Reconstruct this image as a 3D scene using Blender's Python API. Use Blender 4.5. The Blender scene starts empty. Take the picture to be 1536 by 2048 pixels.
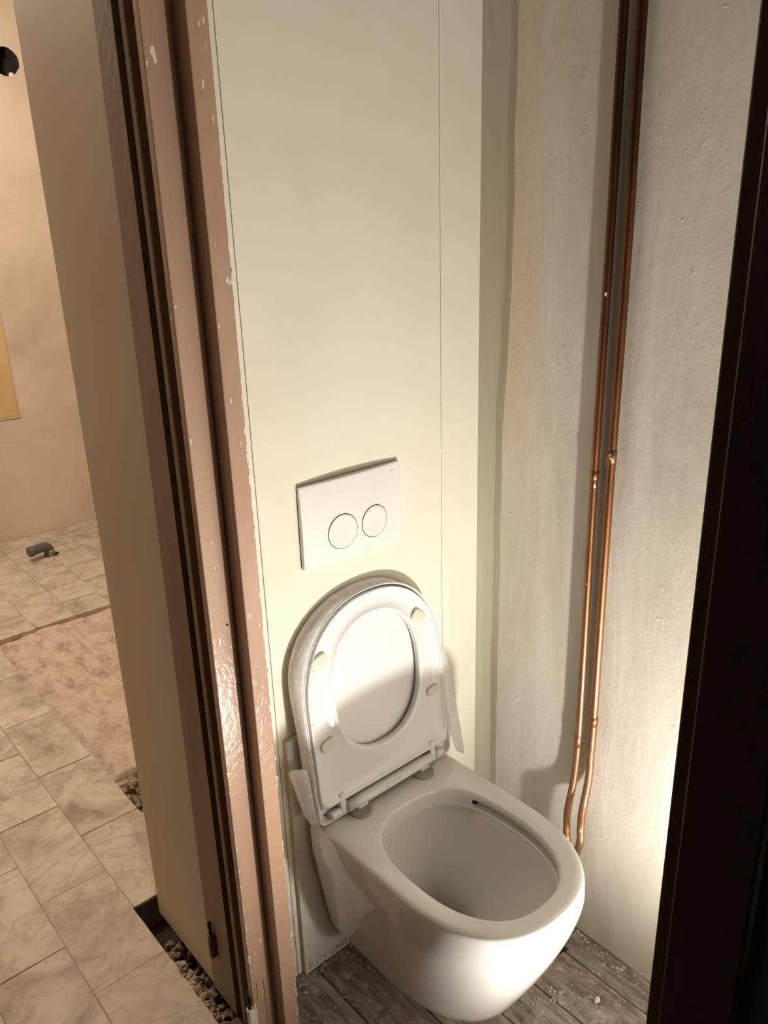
import bpy, bmesh, math, random
from mathutils import Vector, Matrix, noise as mnoise
random.seed(7)
S = bpy.context.scene
COL = S.collection

# ------------------------------------------------------------------ camera
# world: X to the right along the panelled wall, Y into that wall, Z up, floor = 0 (metres)
YAW, PITCH, ROLL, FPX = 0.705539498, 0.349369849, -0.0311726161, 1620.136
CAMPOS = Vector((-0.910783, -1.170033, 1.582680))
def cam_axes():
    cy, sy, cp, sp = math.cos(YAW), math.sin(YAW), math.cos(PITCH), math.sin(PITCH)
    f = Vector((sy*cp, cy*cp, -sp)); r = Vector((cy, -sy, 0)); u = r.cross(f)
    c, s = math.cos(ROLL), math.sin(ROLL)
    return r*c+u*s, u*c-r*s, f
cr, cu, cf = cam_axes()
cam = bpy.data.cameras.new('camera'); camo = bpy.data.objects.new('camera', cam); COL.objects.link(camo)
camo.matrix_world = Matrix(((cr.x, cu.x, -cf.x, CAMPOS.x), (cr.y, cu.y, -cf.y, CAMPOS.y), (cr.z, cu.z, -cf.z, CAMPOS.z), (0, 0, 0, 1)))
cam.sensor_fit = 'HORIZONTAL'; cam.sensor_width = 36.0; cam.lens = FPX/1536*36.0
cam.clip_start = 0.02
S.camera = camo

# ------------------------------------------------------------------ light
w = bpy.data.worlds.new('world'); S.world = w; w.use_nodes = True
w.node_tree.nodes['Background'].inputs[0].default_value = (1.0, 0.85, 0.68, 1)
w.node_tree.nodes['Background'].inputs[1].default_value = 0.0
def add_light(name, kind, loc, energy, color, aim=None, **kw):
    l = bpy.data.lights.new(name, kind); l.energy = energy; l.color = color
    for k, v in kw.items(): setattr(l, k, v)
    o = bpy.data.objects.new(name, l); COL.objects.link(o); o.location = loc
    if aim is not None:
        o.rotation_euler = (Vector(aim)-Vector(loc)).to_track_quat('-Z', 'Y').to_euler()
    return o
# hand-held work torch resting low in front of the toilet, pointing up into the closet
add_light('work_torch_light', 'SPOT', (0.0, -1.10, 0.135), 80, (1.0, 0.95, 0.88), aim=(-0.02, 0.0, 4.7),
          spot_size=math.radians(176), spot_blend=1.0, shadow_soft_size=0.022)
# ceiling bulb of the bathroom
add_light('bathroom_bulb_light', 'POINT', (-0.43, 1.95, 2.44), 64, (1.0, 0.85, 0.71), shadow_soft_size=0.06)
S.view_settings.view_transform = 'Standard'; S.view_settings.look = 'None'
S.view_settings.gamma = 1.0; S.view_settings.use_curve_mapping = False
S.view_settings.exposure = 0.13

# ------------------------------------------------------------------ material helpers
class NT:
    def __init__(s, name):
        m = bpy.data.materials.new(name); m.use_nodes = True
        s.m = m; s.t = m.node_tree; s.b = s.t.nodes['Principled BSDF']
        s.geo = None
    def n(s, t, **kw):
        x = s.t.nodes.new(t)
        for k, v in kw.items(): setattr(x, k, v)
        return x
    def l(s, a, b): s.t.links.new(a, b)
    def pos(s, scale=(1, 1, 1), rnd=False):
        g = s.n('ShaderNodeNewGeometry'); mp = s.n('ShaderNodeMapping'); mp.inputs['Scale'].default_value = scale
        out = g.outputs['Position']
        if rnd:
            oi = s.n('ShaderNodeObjectInfo'); mul = s.n('ShaderNodeVectorMath', operation='SCALE')
            cmb = s.n('ShaderNodeCombineXYZ')
            for i, k in enumerate((17.0, 31.0, 7.0)):
                mm = s.n('ShaderNodeMath', operation='MULTIPLY'); mm.inputs[1].default_value = k
                s.l(oi.outputs['Random'], mm.inputs[0]); s.l(mm.outputs[0], cmb.inputs[i])
            ad = s.n('ShaderNodeVectorMath', operation='ADD'); s.l(out, ad.inputs[0]); s.l(cmb.outputs[0], ad.inputs[1]); out = ad.outputs[0]
        s.l(out, mp.inputs['Vector']); return mp.outputs['Vector']
    def noise(s, vec, scale, detail=4, rough=0.55, dist=0.0):
        x = s.n('ShaderNodeTexNoise'); x.inputs['Scale'].default_value = scale; x.inputs['Detail'].default_value = detail
        x.inputs['Roughness'].default_value = rough; x.inputs['Distortion'].default_value = dist
        s.l(vec, x.inputs['Vector']); return x.outputs['Fac']
    def ramp(s, fac, stops):
        x = s.n('ShaderNodeValToRGB'); e = x.color_ramp.elements
        while len(e) < len(stops): e.new(0.5)
        for i, (p, c) in enumerate(stops):
            e[i].position = p; e[i].color = (*c, 1) if len(c) == 3 else c
        s.l(fac, x.inputs[0]); return x.outputs[0]
    def mix(s, fac, a, b, mode='MIX'):
        x = s.n('ShaderNodeMix', data_type='RGBA', blend_type=mode)
        for v, i in ((fac, 0), (a, 6), (b, 7)):
            if hasattr(v, 'is_linked'): s.l(v, x.inputs[i])
            elif isinstance(v, tuple): x.inputs[i].default_value = (*v, 1)
            else: x.inputs[i].default_value = v
        return x.outputs[2]
    def math(s, op, a, b=0.0):
        x = s.n('ShaderNodeMath', operation=op)
        for v, i in ((a, 0), (b, 1)):
            if hasattr(v, 'is_linked'): s.l(v, x.inputs[i])
            else: x.inputs[i].default_value = v
        return x.outputs[0]
    def bump(s, h, strength=0.3, dist=0.002, prev=None):
        x = s.n('ShaderNodeBump'); x.inputs['Strength'].default_value = strength; x.inputs['Distance'].default_value = dist
        s.l(h, x.inputs['Height'])
        if prev is not None: s.l(prev, x.inputs['Normal'])
        return x.outputs[0]
    def sep(s):
        g = s.n('ShaderNodeNewGeometry'); x = s.n('ShaderNodeSeparateXYZ'); s.l(g.outputs['Position'], x.inputs[0]); return x.outputs
    def done(s, col=None, rough=0.5, normal=None, **kw):
        if col is not None:
            if hasattr(col, 'is_linked'): s.l(col, s.b.inputs['Base Color'])
            else: s.b.inputs['Base Color'].default_value = (*col, 1)
        if hasattr(rough, 'is_linked'): s.l(rough, s.b.inputs['Roughness'])
        else: s.b.inputs['Roughness'].default_value = rough
        if normal is not None: s.l(normal, s.b.inputs['Normal'])
        for k, v in kw.items(): s.b.inputs[k].default_value = v
        return s.m
W0, K0 = (1, 1, 1), (0, 0, 0)

def m_panel():
    t = NT('cream_wall_panel'); v = t.pos(); a = t.noise(v, 3.0, 4, .6, .4); b = t.noise(v, 130, 2)
    c = t.ramp(a, [(.25, (.745, .705, .575)), (.5, (.79, .755, .635)), (.75, (.82, .785, .67))])
    sp = t.ramp(t.noise(v, 75, 2, .5), [(.235, W0), (.255, K0)])
    c = t.mix(t.math('MULTIPLY', sp, .35), c, (.35, .31, .24))
    n = t.bump(b, .12, .0006); n = t.bump(a, .3, .004, n)
    return t.done(c, .62, n)
def m_right():
    t = NT('skimmed_plaster_wall'); v = t.pos(); vs = t.pos((1, 3.2, .9))
    a = t.noise(vs, 2.2, 5, .6, .6); b = t.noise(v, 42, 3, .6); f = t.noise(v, 160, 2)
    c = t.ramp(a, [(.28, (.60, .545, .455)), (.48, (.72, .67, .58)), (.70, (.79, .755, .68))])
    y = t.sep()
    # old stain: a peach and green streak of wear beside the corner strip
    st = t.noise(t.pos((1, 14, 1.6)), 2.0, 5, .7, .5)
    d = t.math('ADD', y[1], t.math('MULTIPLY', t.math('SUBTRACT', st, .5), .12))
    band = t.ramp(t.math('MULTIPLY', d, -1.0), [(.085, W0), (.11, W0), (.21, K0)])
    hz = t.ramp(t.math('MULTIPLY', t.math('ADD', y[2], t.math('MULTIPLY', st, .5)), .4), [(.50, K0), (.62, W0)])
    c = t.mix(t.math('MULTIPLY', band, t.math('MULTIPLY', hz, .75)), c, (.72, .56, .41))
    hz2 = t.ramp(t.math('MULTIPLY', t.math('ADD', y[2], t.math('MULTIPLY', st, .5)), .4), [(.36, K0), (.46, W0), (.56, K0)])
    c = t.mix(t.math('MULTIPLY', band, t.math('MULTIPLY', hz2, .45)), c, (.60, .58, .42))
    pk = t.ramp(t.noise(v, 26, 3, .6), [(.68, K0), (.72, W0)])
    pit = t.math('MULTIPLY', t.ramp(t.noise(v, 95, 3, .6), [(.54, K0), (.72, W0)]), t.ramp(t.noise(v, 5, 3, .6), [(.52, K0), (.66, W0)]))
    n = t.bump(f, .15, .0010); n = t.bump(b, .26, .003, n); n = t.bump(pk, .3, .002, n); n = t.bump(pit, .22, .0014, n); n = t.bump(a, .5, .008, n)
    return t.done(c, .55, n)
def m_strip():
    t = NT('old_grey_green_plaster'); v = t.pos(); vs = t.pos((1, 9, .7))
    a = t.noise(vs, 2.4, 5, .65, .5); z = t.sep()
    c1 = t.ramp(a, [(.3, (.50, .44, .345)), (.7, (.60, .54, .43))])
    c2 = t.ramp(a, [(.3, (.58, .575, .45)), (.7, (.70, .69, .56))])
    k = t.ramp(t.math('MULTIPLY', t.math('ADD', z[2], t.math('MULTIPLY', a, .5)), .4), [(.44, W0), (.66, K0)])
    c = t.mix(k, c1, c2)
    n = t.bump(t.noise(v, 120, 3), .15, .001)
    return t.done(c, .6, n)
def m_beige(name='beige_plaster', c1=(.55, .48, .35), c2=(.60, .53, .40)):
    t = NT(name); v = t.pos(); a = t.noise(v, 2.5, 4)
    n = t.bump(t.noise(v, 140, 3), .12, .0008)
    return t.done(t.ramp(a, [(.3, c1), (.7, c2)]), .6, n)
def m_pinkwall():
    t = NT('stained_pink_plaster'); v = t.pos((1, 1, 1)); a = t.noise(v, 1.7, 5, .6, .5)
    c = t.ramp(a, [(.3, (.52, .42, .31)), (.45, (.64, .54, .43)), (.62, (.72, .61, .50))])
    n = t.bump(t.noise(v, 60, 4), .2, .002)
    return t.done(c, .75, n)
def m_paint(name, base, dark, chips=.70, rough=.26):
    t = NT(name); v = t.pos((1, 1, .25)); vv = t.pos()
    a = t.noise(v, 9, 4, .6, .3); c = t.ramp(a, [(.3, dark), (.65, base)])
    ch = t.noise(t.pos((1, 1, .45)), 34, 3, .6)
    k = t.ramp(ch, [(chips, K0), (chips+.012, W0)])
    c = t.mix(k, c, (.80, .76, .68))
    br = t.noise(t.pos((1, 1, .12)), 170, 2)
    n = t.bump(t.noise(vv, 70, 3, .6), .32, .0022); n = t.bump(br, .12, .0007, n); n = t.bump(k, .4, .0008, n)
    return t.done(c, rough, n)
def m_ceramic():
    t = NT('glazed_white_ceramic'); n = t.bump(t.noise(t.pos(), 9, 2), .02, .002)
    m = t.done((.79, .775, .735), .07, n); t.b.inputs['Coat Weight'].default_value = .5; t.b.inputs['Coat Roughness'].default_value = .04
    return m
def m_plastic(name, c, rough=.22):
    t = NT(name); n = t.bump(t.noise(t.pos(), 14, 2), .04, .002)
    cc = t.ramp(t.noise(t.pos(), 6, 2), [(.3, tuple(x*.975 for x in c)), (.7, c)])
    return t.done(cc, rough, n)
def m_film():
    t = NT('clear_protective_film'); v = t.pos((1, 1, 1))
    f = t.noise(v, 24, 4, .6, 1.0)
    n = t.bump(f, .6, .004)
    al = t.ramp(f, [(.3, (.50,)*3), (.7, (.78,)*3)])
    t.l(al, t.b.inputs['Alpha'])
    m = t.done((.92, .90, .86), .28, n)
    return m
def m_copper():
    t = NT('mottled_copper'); v = t.pos((1, 1, .22)); a = t.noise(v, 22, 5, .65, .5)
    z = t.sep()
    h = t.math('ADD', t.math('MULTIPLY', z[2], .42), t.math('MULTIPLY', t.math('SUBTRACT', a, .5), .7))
    c = t.ramp(h, [(.10, (.43, .225, .125)), (.34, (.31, .145, .068)), (.52, (.20, .080, .034)), (.72, (.070, .030, .016))])  # mottled copper tone, darker towards the top
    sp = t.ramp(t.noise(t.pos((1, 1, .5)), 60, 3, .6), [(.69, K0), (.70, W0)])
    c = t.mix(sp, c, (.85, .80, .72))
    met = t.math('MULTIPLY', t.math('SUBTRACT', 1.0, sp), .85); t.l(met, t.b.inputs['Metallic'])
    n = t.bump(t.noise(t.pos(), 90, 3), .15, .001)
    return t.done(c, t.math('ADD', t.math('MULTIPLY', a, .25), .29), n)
def m_plank():
    t = NT('worn_grey_floorboard'); v = t.pos((7, .8, 1), True); vv = t.pos((1, 1, 1), True)
    g = t.noise(v, 12, 7, .75, .8); p = t.noise(t.pos((1.5, .8, 1), True), 9, 7, .72, .8); d = t.noise(vv, 40, 6, .75)
    c = t.ramp(g, [(.28, (.075, .060, .048)), (.42, (.20, .17, .145)), (.54, (.34, .30, .26)), (.72, (.50, .455, .40))])
    red = t.ramp(t.noise(t.pos((2.0, .7, 1), True), 4, 6, .72, .5), [(.54, K0), (.66, W0)])
    c = t.mix(t.math('MULTIPLY', red, .65), c, (.21, .085, .06))
    du = t.ramp(p, [(.46, K0), (.64, W0)])
    c = t.mix(t.math('MULTIPLY', du, .8), c, (.54, .50, .43))
    dk = t.ramp(t.noise(vv, 16, 6, .75, .5), [(.34, W0), (.44, K0)])
    c = t.mix(t.math('MULTIPLY', dk, .7), c, (.05, .04, .03))
    wc = t.ramp(d, [(.60, K0), (.66, W0)])
    c = t.mix(t.math('MULTIPLY', wc, .85), c, (.66, .62, .55))
    n = t.bump(g, .6, .003); n = t.bump(d, .7, .003, n)
    return t.done(c, .8, n)
def m_tile():
    t = NT('dusty_marble_tile'); v = t.pos((1, 1, 1), True)
    a = t.noise(v, 5.5, 7, .62, 1.3); b = t.noise(v, 4.0, 6, .6, 2.2)
    c = t.ramp(a, [(.30, (.27, .225, .165)), (.43, (.43, .37, .285)), (.54, (.56, .49, .39)), (.70, (.65, .57, .47))])
    k = t.ramp(b, [(.34, W0), (.46, K0)])
    c = t.mix(t.math('MULTIPLY', k, .55), c, (.27, .24, .18))
    ve = t.ramp(t.noise(v, 3.0, 5, .6, 2.0), [(.46, K0), (.495, W0), (.53, K0)])
    c = t.mix(t.math('MULTIPLY', ve, .45), c, (.27, .225, .20))
    pk = t.ramp(t.noise(t.pos(), 1.6, 3, .5), [(.5, K0), (.7, W0)])
    c = t.mix(t.math('MULTIPLY', pk, .25), c, (.55, .40, .32))
    du = t.ramp(t.noise(t.pos(), 14, 6, .7, .6), [(.50, K0), (.72, W0)])
    c = t.mix(t.math('MULTIPLY', du, .5), c, (.66, .57, .46))
    n = t.bump(a, .35, .004); n = t.bump(t.noise(t.pos(), 60, 5, .65), .35, .002, n)
    return t.done(c, .6, n)
def m_screed():
    t = NT('rough_pink_screed'); v = t.pos(); a = t.noise(t.pos((1.5, .8, 1)), 13, 8, .74, .25); b = t.noise(v, 6, 7, .74, .2)
    c = t.ramp(a, [(.34, (.36, .25, .19)), (.43, (.50, .385, .30)), (.50, (.61, .49, .39)), (.58, (.65, .53, .43)), (.68, (.74, .64, .53))])
    k = t.ramp(b, [(.53, K0), (.60, W0)])
    c = t.mix(t.math('MULTIPLY', k, .35), c, (.34, .20, .15))
    n = t.bump(a, .8, .010); n = t.bump(t.noise(v, 45, 6, .75), .8, .005, n)
    return t.done(c, .9, n)
def m_rubble(name='crumbled_mortar', c1=(.12, .085, .055), c2=(.40, .32, .23)):
    t = NT(name); v = t.pos(); a = t.noise(v, 28, 5, .7, .5)
    return t.done(t.ramp(a, [(.3, c1), (.7, c2)]), .95, t.bump(a, .8, .004))
def m_simple(name, c, rough=.6, sc=20, var=.12, **kw):
    t = NT(name); a = t.noise(t.pos(), sc, 4)
    cc = t.ramp(a, [(.3, tuple(x*(1-var) for x in c)), (.7, tuple(min(1, x*(1+var)) for x in c))])
    return t.done(cc, rough, t.bump(a, .12, .0008), **kw)
def m_board():
    t = NT('cement_board_face'); a = t.noise(t.pos(), 25, 4)
    return t.done(t.ramp(a, [(.3, (.60, .58, .51)), (.7, (.68, .66, .60))]), .6, t.bump(t.noise(t.pos(), 200, 2), .1, .0005))
def m_water():
    t = NT('standing_water'); n = t.bump(t.noise(t.pos(), 30, 2), .05, .001)
    m = t.done((.09, .09, .065), .03, n); return m

M = dict(panel=m_panel(), right=m_right(), strip=m_strip(), beige=m_beige(), pinkwall=m_pinkwall(),
         paint=m_paint('glossy_pink_brown_paint', (.53, .345, .235), (.45, .28, .19), .715, .19),
         paint2=m_paint('matt_brown_paint', (.34, .250, .160), (.28, .20, .13), .80, .68),
         dark=m_paint('shaded_jamb_brown', (.060, .033, .018), (.045, .024, .012), .9, .4), ceramic=m_ceramic(), plastic=m_plastic('white_seat_plastic', (.80, .785, .765)),  # right jamb's lack of light is painted into its brown
         plate=m_plastic('gloss_white_plate', (.80, .80, .755), .16), ivory=m_plastic('ivory_rubber', (.70, .68, .57), .45),
         film=m_film(), copper=m_copper(), plank=m_plank(), tile=m_tile(), screed=m_screed(), rubble=m_rubble(),
         dust=m_rubble('dusty_grout', (.36, .29, .21), (.52, .44, .33)),
         crumb=m_rubble('pale_plaster_crumb', (.42, .38, .31), (.76, .72, .64)),
         gap=m_simple('dark_gap', (.012, .010, .008), .9), recess_shade=m_simple('hole_lining', (.03, .02, .014), .95, 30, .5),  # insides of hole and pit coloured near-black in place of shade
         board=m_board(), boardedge=m_simple('cement_board_cut_edge', (.55, .47, .33), .8, 60, .25),
         ink=m_simple('grey_blue_print', (.30, .32, .35), .7), cap=m_plastic('grey_hinge_cap', (.36, .34, .29), .22),
         pvc=m_plastic('grey_waste_pipe', (.11, .105, .10), .35), sticker=m_simple('pipe_sticker', (.55, .50, .36), .5),
         stickerd=m_simple('sticker_print', (.16, .15, .13), .5), stickery=m_simple('sticker_yellow', (.62, .46, .14), .5),
         ochre=m_beige('ochre_board', (.60, .43, .21), (.68, .50, .26)),
         rust=m_simple('rusty_hinge_paint', (.16, .07, .025), .5, 60, .5), cream=m_simple('cream_hinge_paint', (.74, .70, .56), .35),
         steel=m_simple('black_oily_steel', (.035, .030, .027), .28, 40, .4, Metallic=.8),
         yellow=m_simple('yellow_paint_scrape', (.62, .36, .03), .5, 60, .3),
         ceil=m_beige('white_ceiling', (.74, .71, .63), (.80, .77, .70)), hall=m_beige('unlit_hall_tone', (.060, .045, .033), (.08, .06, .045)),  # hall coloured near-black so it stays unlit and bounces little light
         water=m_water(), chip=m_simple('white_paint_chip', (.80, .77, .70), .35, 50, .1))

# ------------------------------------------------------------------ mesh helpers
def mesh_obj(name, vs, fs, mat, parent=None, smooth=False, bevel=0, mats=None, sub=0, sharp=None):
    me = bpy.data.meshes.new(name); me.from_pydata([tuple(v) for v in vs], [], fs); me.update()
    bm = bmesh.new(); bm.from_mesh(me); bmesh.ops.recalc_face_normals(bm, faces=bm.faces); bm.to_mesh(me); bm.free()
    me.materials.append(M[mat])
    for x in (mats or []): me.materials.append(M[x])
    if smooth:
        for f in me.polygons: f.use_smooth = True
    o = bpy.data.objects.new(name, me); COL.objects.link(o)
    if parent: o.parent = parent
    if bevel:
        b = o.modifiers.new('bevel', 'BEVEL'); b.width = bevel; b.segments = 2; b.limit_method = 'ANGLE'; b.angle_limit = math.radians(35)
        b.harden_normals = False
    if sub:
        b = o.modifiers.new('sub', 'SUBSURF'); b.levels = sub; b.render_levels = sub
    return o
def box_data(x0, x1, y0, y1, z0, z1):
    v = [(x, y, z) for z in (z0, z1) for y in (y0, y1) for x in (x0, x1)]
    return v, [(0, 1, 3, 2), (4, 6, 7, 5), (0, 4, 5, 1), (2, 3, 7, 6), (0, 2, 6, 4), (1, 5, 7, 3)]
def box(name, b, mat, parent=None, bevel=0):
    v, f = box_data(*b); return mesh_obj(name, v, f, mat, parent, bevel=bevel)
def prism(name, poly, z0, z1, mat, parent=None, bevel=0, seg=1):
    n = len(poly); vs = []; fs = []
    for k in range(seg+1):
        z = z0+(z1-z0)*k/seg
        vs += [(x, y, z) for x, y in poly]
    for k in range(seg):
        for i in range(n): fs.append((k*n+i, k*n+(i+1) % n, (k+1)*n+(i+1) % n, (k+1)*n+i))
    fs.append(tuple(range(n))); fs.append(tuple(seg*n+i for i in range(n)))
    return mesh_obj(name, vs, fs, mat, parent, bevel=bevel)
def loft(name, loops, mat, parent=None, cap0=False, cap1=False, closed_path=False, smooth=True, **kw):
    n = len(loops[0]); vs = [p for L in loops for p in L]; fs = []
    K = len(loops)
    for k in range(K-1 if not closed_path else K):
        a, b = k*n, ((k+1) % K)*n
        for i in range(n): fs.append((a+i, a+(i+1) % n, b+(i+1) % n, b+i))
    for flag, k in ((cap0, 0), (cap1, K-1)):
        if flag:
            c = Vector((0, 0, 0))
            for p in loops[k]: c += Vector(p)
            vs.append(tuple(c/n)); ci = len(vs)-1
            for i in range(n): fs.append((k*n+i, k*n+(i+1) % n, ci))
    return mesh_obj(name, vs, fs, mat, parent, smooth, **kw)
def tube_loops(path, r, n=20):
    P = [Vector(p) for p in path]; out = []
    prevn = None
    for i, p in enumerate(P):
        t = (P[min(i+1, len(P)-1)]-P[max(i-1, 0)]).normalized()
        a = (prevn if prevn is not None else (Vector((1, 0, 0)) if abs(t.x) < .9 else Vector((0, 1, 0))))
        a = (a-t*a.dot(t)).normalized(); prevn = a; b = t.cross(a)
        rr = r[i] if isinstance(r, (list, tuple)) else r
        out.append([tuple(p+(a*math.cos(q)+b*math.sin(q))*rr) for q in [2*math.pi*j/n for j in range(n)]])
    return out
def smooth_path(pts, k=8):
    P = [Vector(p) for p in pts]; P = [P[0]*2-P[1]]+P+[P[-1]*2-P[-2]]; out = []
    for i in range(1, len(P)-2):
        for j in range(k):
            t = j/k; a, b, c, d = P[i-1:i+3]
            out.append(.5*((2*b)+(c-a)*t+(2*a-5*b+4*c-d)*t*t+(3*b-a-3*c+d)*t**3))
    out.append(P[-2]); return out
def tag(o, label=None, cat=None, group=None, kind=None):
    for k, v in (('label', label), ('category', cat), ('group', group), ('kind', kind)):
        if v: o[k] = v
    return o
def empty(name, loc=(0, 0, 0)):
    o = bpy.data.objects.new(name, None); COL.objects.link(o); o.location = loc; o.empty_display_size = .05; return o
def adopt(root):
    # children were built in world coordinates: cancel the root's own offset
    bpy.context.view_layer.update()
    inv = root.matrix_world.inverted()
    for c in root.children: c.matrix_parent_inverse = inv
def smoothstep(a, b, x):
    t = min(1, max(0, (x-a)/(b-a))); return t*t*(3-2*t)
def rough_lump(name, c, r, mat, parent=None, seed=0, sq=(1, 1, 1), lvl=2):
    bm = bmesh.new(); bmesh.ops.create_icosphere(bm, subdivisions=lvl, radius=1)
    for v in bm.verts:
        k = 1+.45*mnoise.noise(v.co*1.7+Vector((seed*3.1, seed*1.7, 0)))+.2*mnoise.noise(v.co*4+Vector((seed, 0, 5)))
        v.co = Vector((v.co.x*sq[0]*r*k, v.co.y*sq[1]*r*k, v.co.z*sq[2]*r*k))+Vector(c)
    me = bpy.data.meshes.new(name); bm.to_mesh(me); bm.free(); me.materials.append(M[mat])
    o = bpy.data.objects.new(name, me); COL.objects.link(o)
    if parent: o.parent = parent
    return o

CEIL = 2.60
# ================================================================== STRUCTURE
# ---- panelled wall behind the toilet
wb = tag(empty('wall_back'), 'cream panelled wall behind the wall-hung toilet', kind='structure')
for x0, x1 in ((-.2790, -.2083), (-.2068, .2487), (.2500, .3700)):
    box('panel', (x0, x1, 0, .0125, -.030, CEIL), 'panel', wb, .0008)
box('panel_backing', (-.2785, .370, .0128, .03, 0, CEIL), 'gap', wb)
# ---- right wall with the receding strip beside the corner
wr = tag(empty('wall_right'), 'pale uneven plaster wall carrying the copper pipes', kind='structure')
def grid_wall(name, fn, nu, nv, mat, parent):
    vs = [fn(i/nu, j/nv) for j in range(nv+1) for i in range(nu+1)]
    fs = [(j*(nu+1)+i, j*(nu+1)+i+1, (j+1)*(nu+1)+i+1, (j+1)*(nu+1)+i) for j in range(nv) for i in range(nu)]
    return mesh_obj(name, vs, fs, mat, parent, True)
def fr(u, v):
    y = -.080-.85*u*1.35 if u > 0 else -.080
    z = CEIL*v
    amp = smoothstep(0, .08, u)
    if u == 0: y -= .016*smoothstep(1.1, 1.5, z)+.004*mnoise.noise(Vector((0, 3, z*9)))
    return (.3505+amp*.0018*mnoise.noise(Vector((y*4, z*3, 1.3)))+amp*.0008*mnoise.noise(Vector((y*11, z*9, 7))), y, z)
grid_wall('plaster_face', fr, 60, 110, 'right', wr)
def fs_(u, v):
    z = CEIL*v; ye = -.080-.016*smoothstep(1.1, 1.5, z)
    y = ye+(-ye+.001)*u
    return (.3512+.0075*smoothstep(0, .25, u)*1.0+.003*u, y-.002*(1-u), z)
grid_wall('corner_strip', fs_, 6, 60, 'strip', wr)
box('masonry', (.372, .48, -1.30, .012, 0, CEIL), 'beige', wr)
# ---- wall block between closet and bathroom (plain beige return)
wl = tag(empty('wall_left'), 'plain beige plastered return wall beside the door post', kind='structure')
def blk(name, b, mat='beige', parent=wl, bevel=0): return box(name, b, mat, parent, bevel)
prism('plaster_return', [(-.358, .374), (-.358, .050), (-.335, .050), (-.335, .031), (.90, .031), (.90, .374)], -.0, CEIL, 'beige', wl, .003)
blk('inner_cheek', (-.330, -.2795, -.0005, .030, 0, CEIL), 'gap')
# ---- hall, closet front and bathroom shell (mostly out of view)
def st(name, b, mat, label): return tag(box(name, b, mat), label, kind='structure')
st('wall_front', (-.279, .50, -1.36, -1.30, 0, CEIL), 'ceil', 'plain wall facing the toilet')
st('wall_hall', (-.352, -.281, -4.0, -.972, 0, CEIL), 'hall', 'dark hall wall beyond the right door jamb')
st('wall_over_door', (-.352, -.281, -.971, -.056, 2.16, CEIL), 'hall', 'wall above the closet door')
st('wall_hall_left', (-3.68, -3.60, -4.0, .03, 0, CEIL), 'hall', 'dark hall wall opposite the closet')
st('wall_hall_end', (-3.68, -.28, -4.08, -4.0, 0, CEIL), 'hall', 'dark end wall of the hall')
st('wall_hall_bathroom', (-3.68, -1.15, .031, .09, 0, CEIL), 'hall', 'wall between hall and bathroom')
st('wall_over_bathroom_door', (-1.149, -.359, .031, .09, 2.10, CEIL), 'hall', 'wall above the bathroom door')
st('wall_bathroom_left', (-2.0, -1.92, .091, 3.24, 0, CEIL), 'pinkwall', 'bathroom side wall')
st('wall_bathroom_right', (1.90, 1.98, .375, 3.24, 0, CEIL), 'pinkwall', 'bathroom side wall')
st('wall_bathroom_near', (.901, 1.98, .031, .374, 0, CEIL), 'pinkwall', 'bathroom near wall')
st('ceiling', (-3.7, 2.1, -4.1, 3.4, CEIL, CEIL+.08), 'ceil', 'white ceiling')
# bathroom far wall with a core-drilled hole
wf = tag(empty('wall_far'), 'pinkish stained plaster wall at the end of the bathroom', kind='structure')
HX, HZ, HR = .590, 2.322, .062
def far_wall():
    n = 64; hole = []; rim = []
    for i in range(n):
        a = 2*math.pi*i/n; r = HR*(1+.05*mnoise.noise(Vector((math.cos(a)*2.5, math.sin(a)*2.5, 3)))+.025*mnoise.noise(Vector((math.cos(a)*9, math.sin(a)*9, 1))))
        hole.append((HX+r*math.cos(a), 3.24, HZ+r*math.sin(a)))
    vs = list(hole); fs = []
    for i in range(n):
        a = 2*math.pi*(i)/n; c, s = math.cos(a), math.sin(a); m = .25/max(abs(c), abs(s)); vs.append((HX+c*m, 3.24, HZ+s*m))
    for i in range(n): fs.append((i, (i+1) % n, n+(i+1) % n, n+i))
    for i, p in enumerate(hole): vs.append((p[0], 3.36, p[2]))
    for i in range(n): fs.append((i, (i+1) % n, 2*n+(i+1) % n, 2*n+i))
    k = len(vs); x0, x1, z0, z1 = HX-.25, HX+.25, HZ-.25, HZ+.25
    vs += [(-2, 3.24, -.1), (2, 3.24, -.1), (2, 3.24, z0), (-2, 3.24, z0), (-2, 3.24, z1), (2, 3.24, z1), (2, 3.24, CEIL), (-2, 3.24, CEIL), (x0, 3.24, z0), (x0, 3.24, z1), (x1, 3.24, z0), (x1, 3.24, z1)]
    fs += [(k, k+1, k+2, k+10, k+8, k+3), (k+4, k+9, k+11, k+5, k+6, k+7), (k+3, k+8, k+9, k+4), (k+10, k+2, k+5, k+11)]
    o = mesh_obj('plaster_face', vs, fs, 'pinkwall', wf, mats=['recess_shade'])
    for f in o.data.polygons[n:2*n]: f.material_index = 1
    return o
far_wall()
box('hole_lining', (HX-.12, HX+.12, 3.361, 3.40, HZ-.12, HZ+.12), 'recess_shade', wf)
rough_lump('broken_plaster_edge', (HX+.018, 3.243, HZ-.054), .012, 'chip', wf, 3, (1, .7, 1.1), 1)
box('ochre_patch', (.10, .357, 3.234, 3.2395, .662, 1.75), 'ochre', wf, .0015)
prism('ochre_lip', [(.258, 3.2325), (.361, 3.2320), (.361, 3.2395), (.258, 3.2395)], .654, .661, 'pinkwall', wf)

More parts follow.
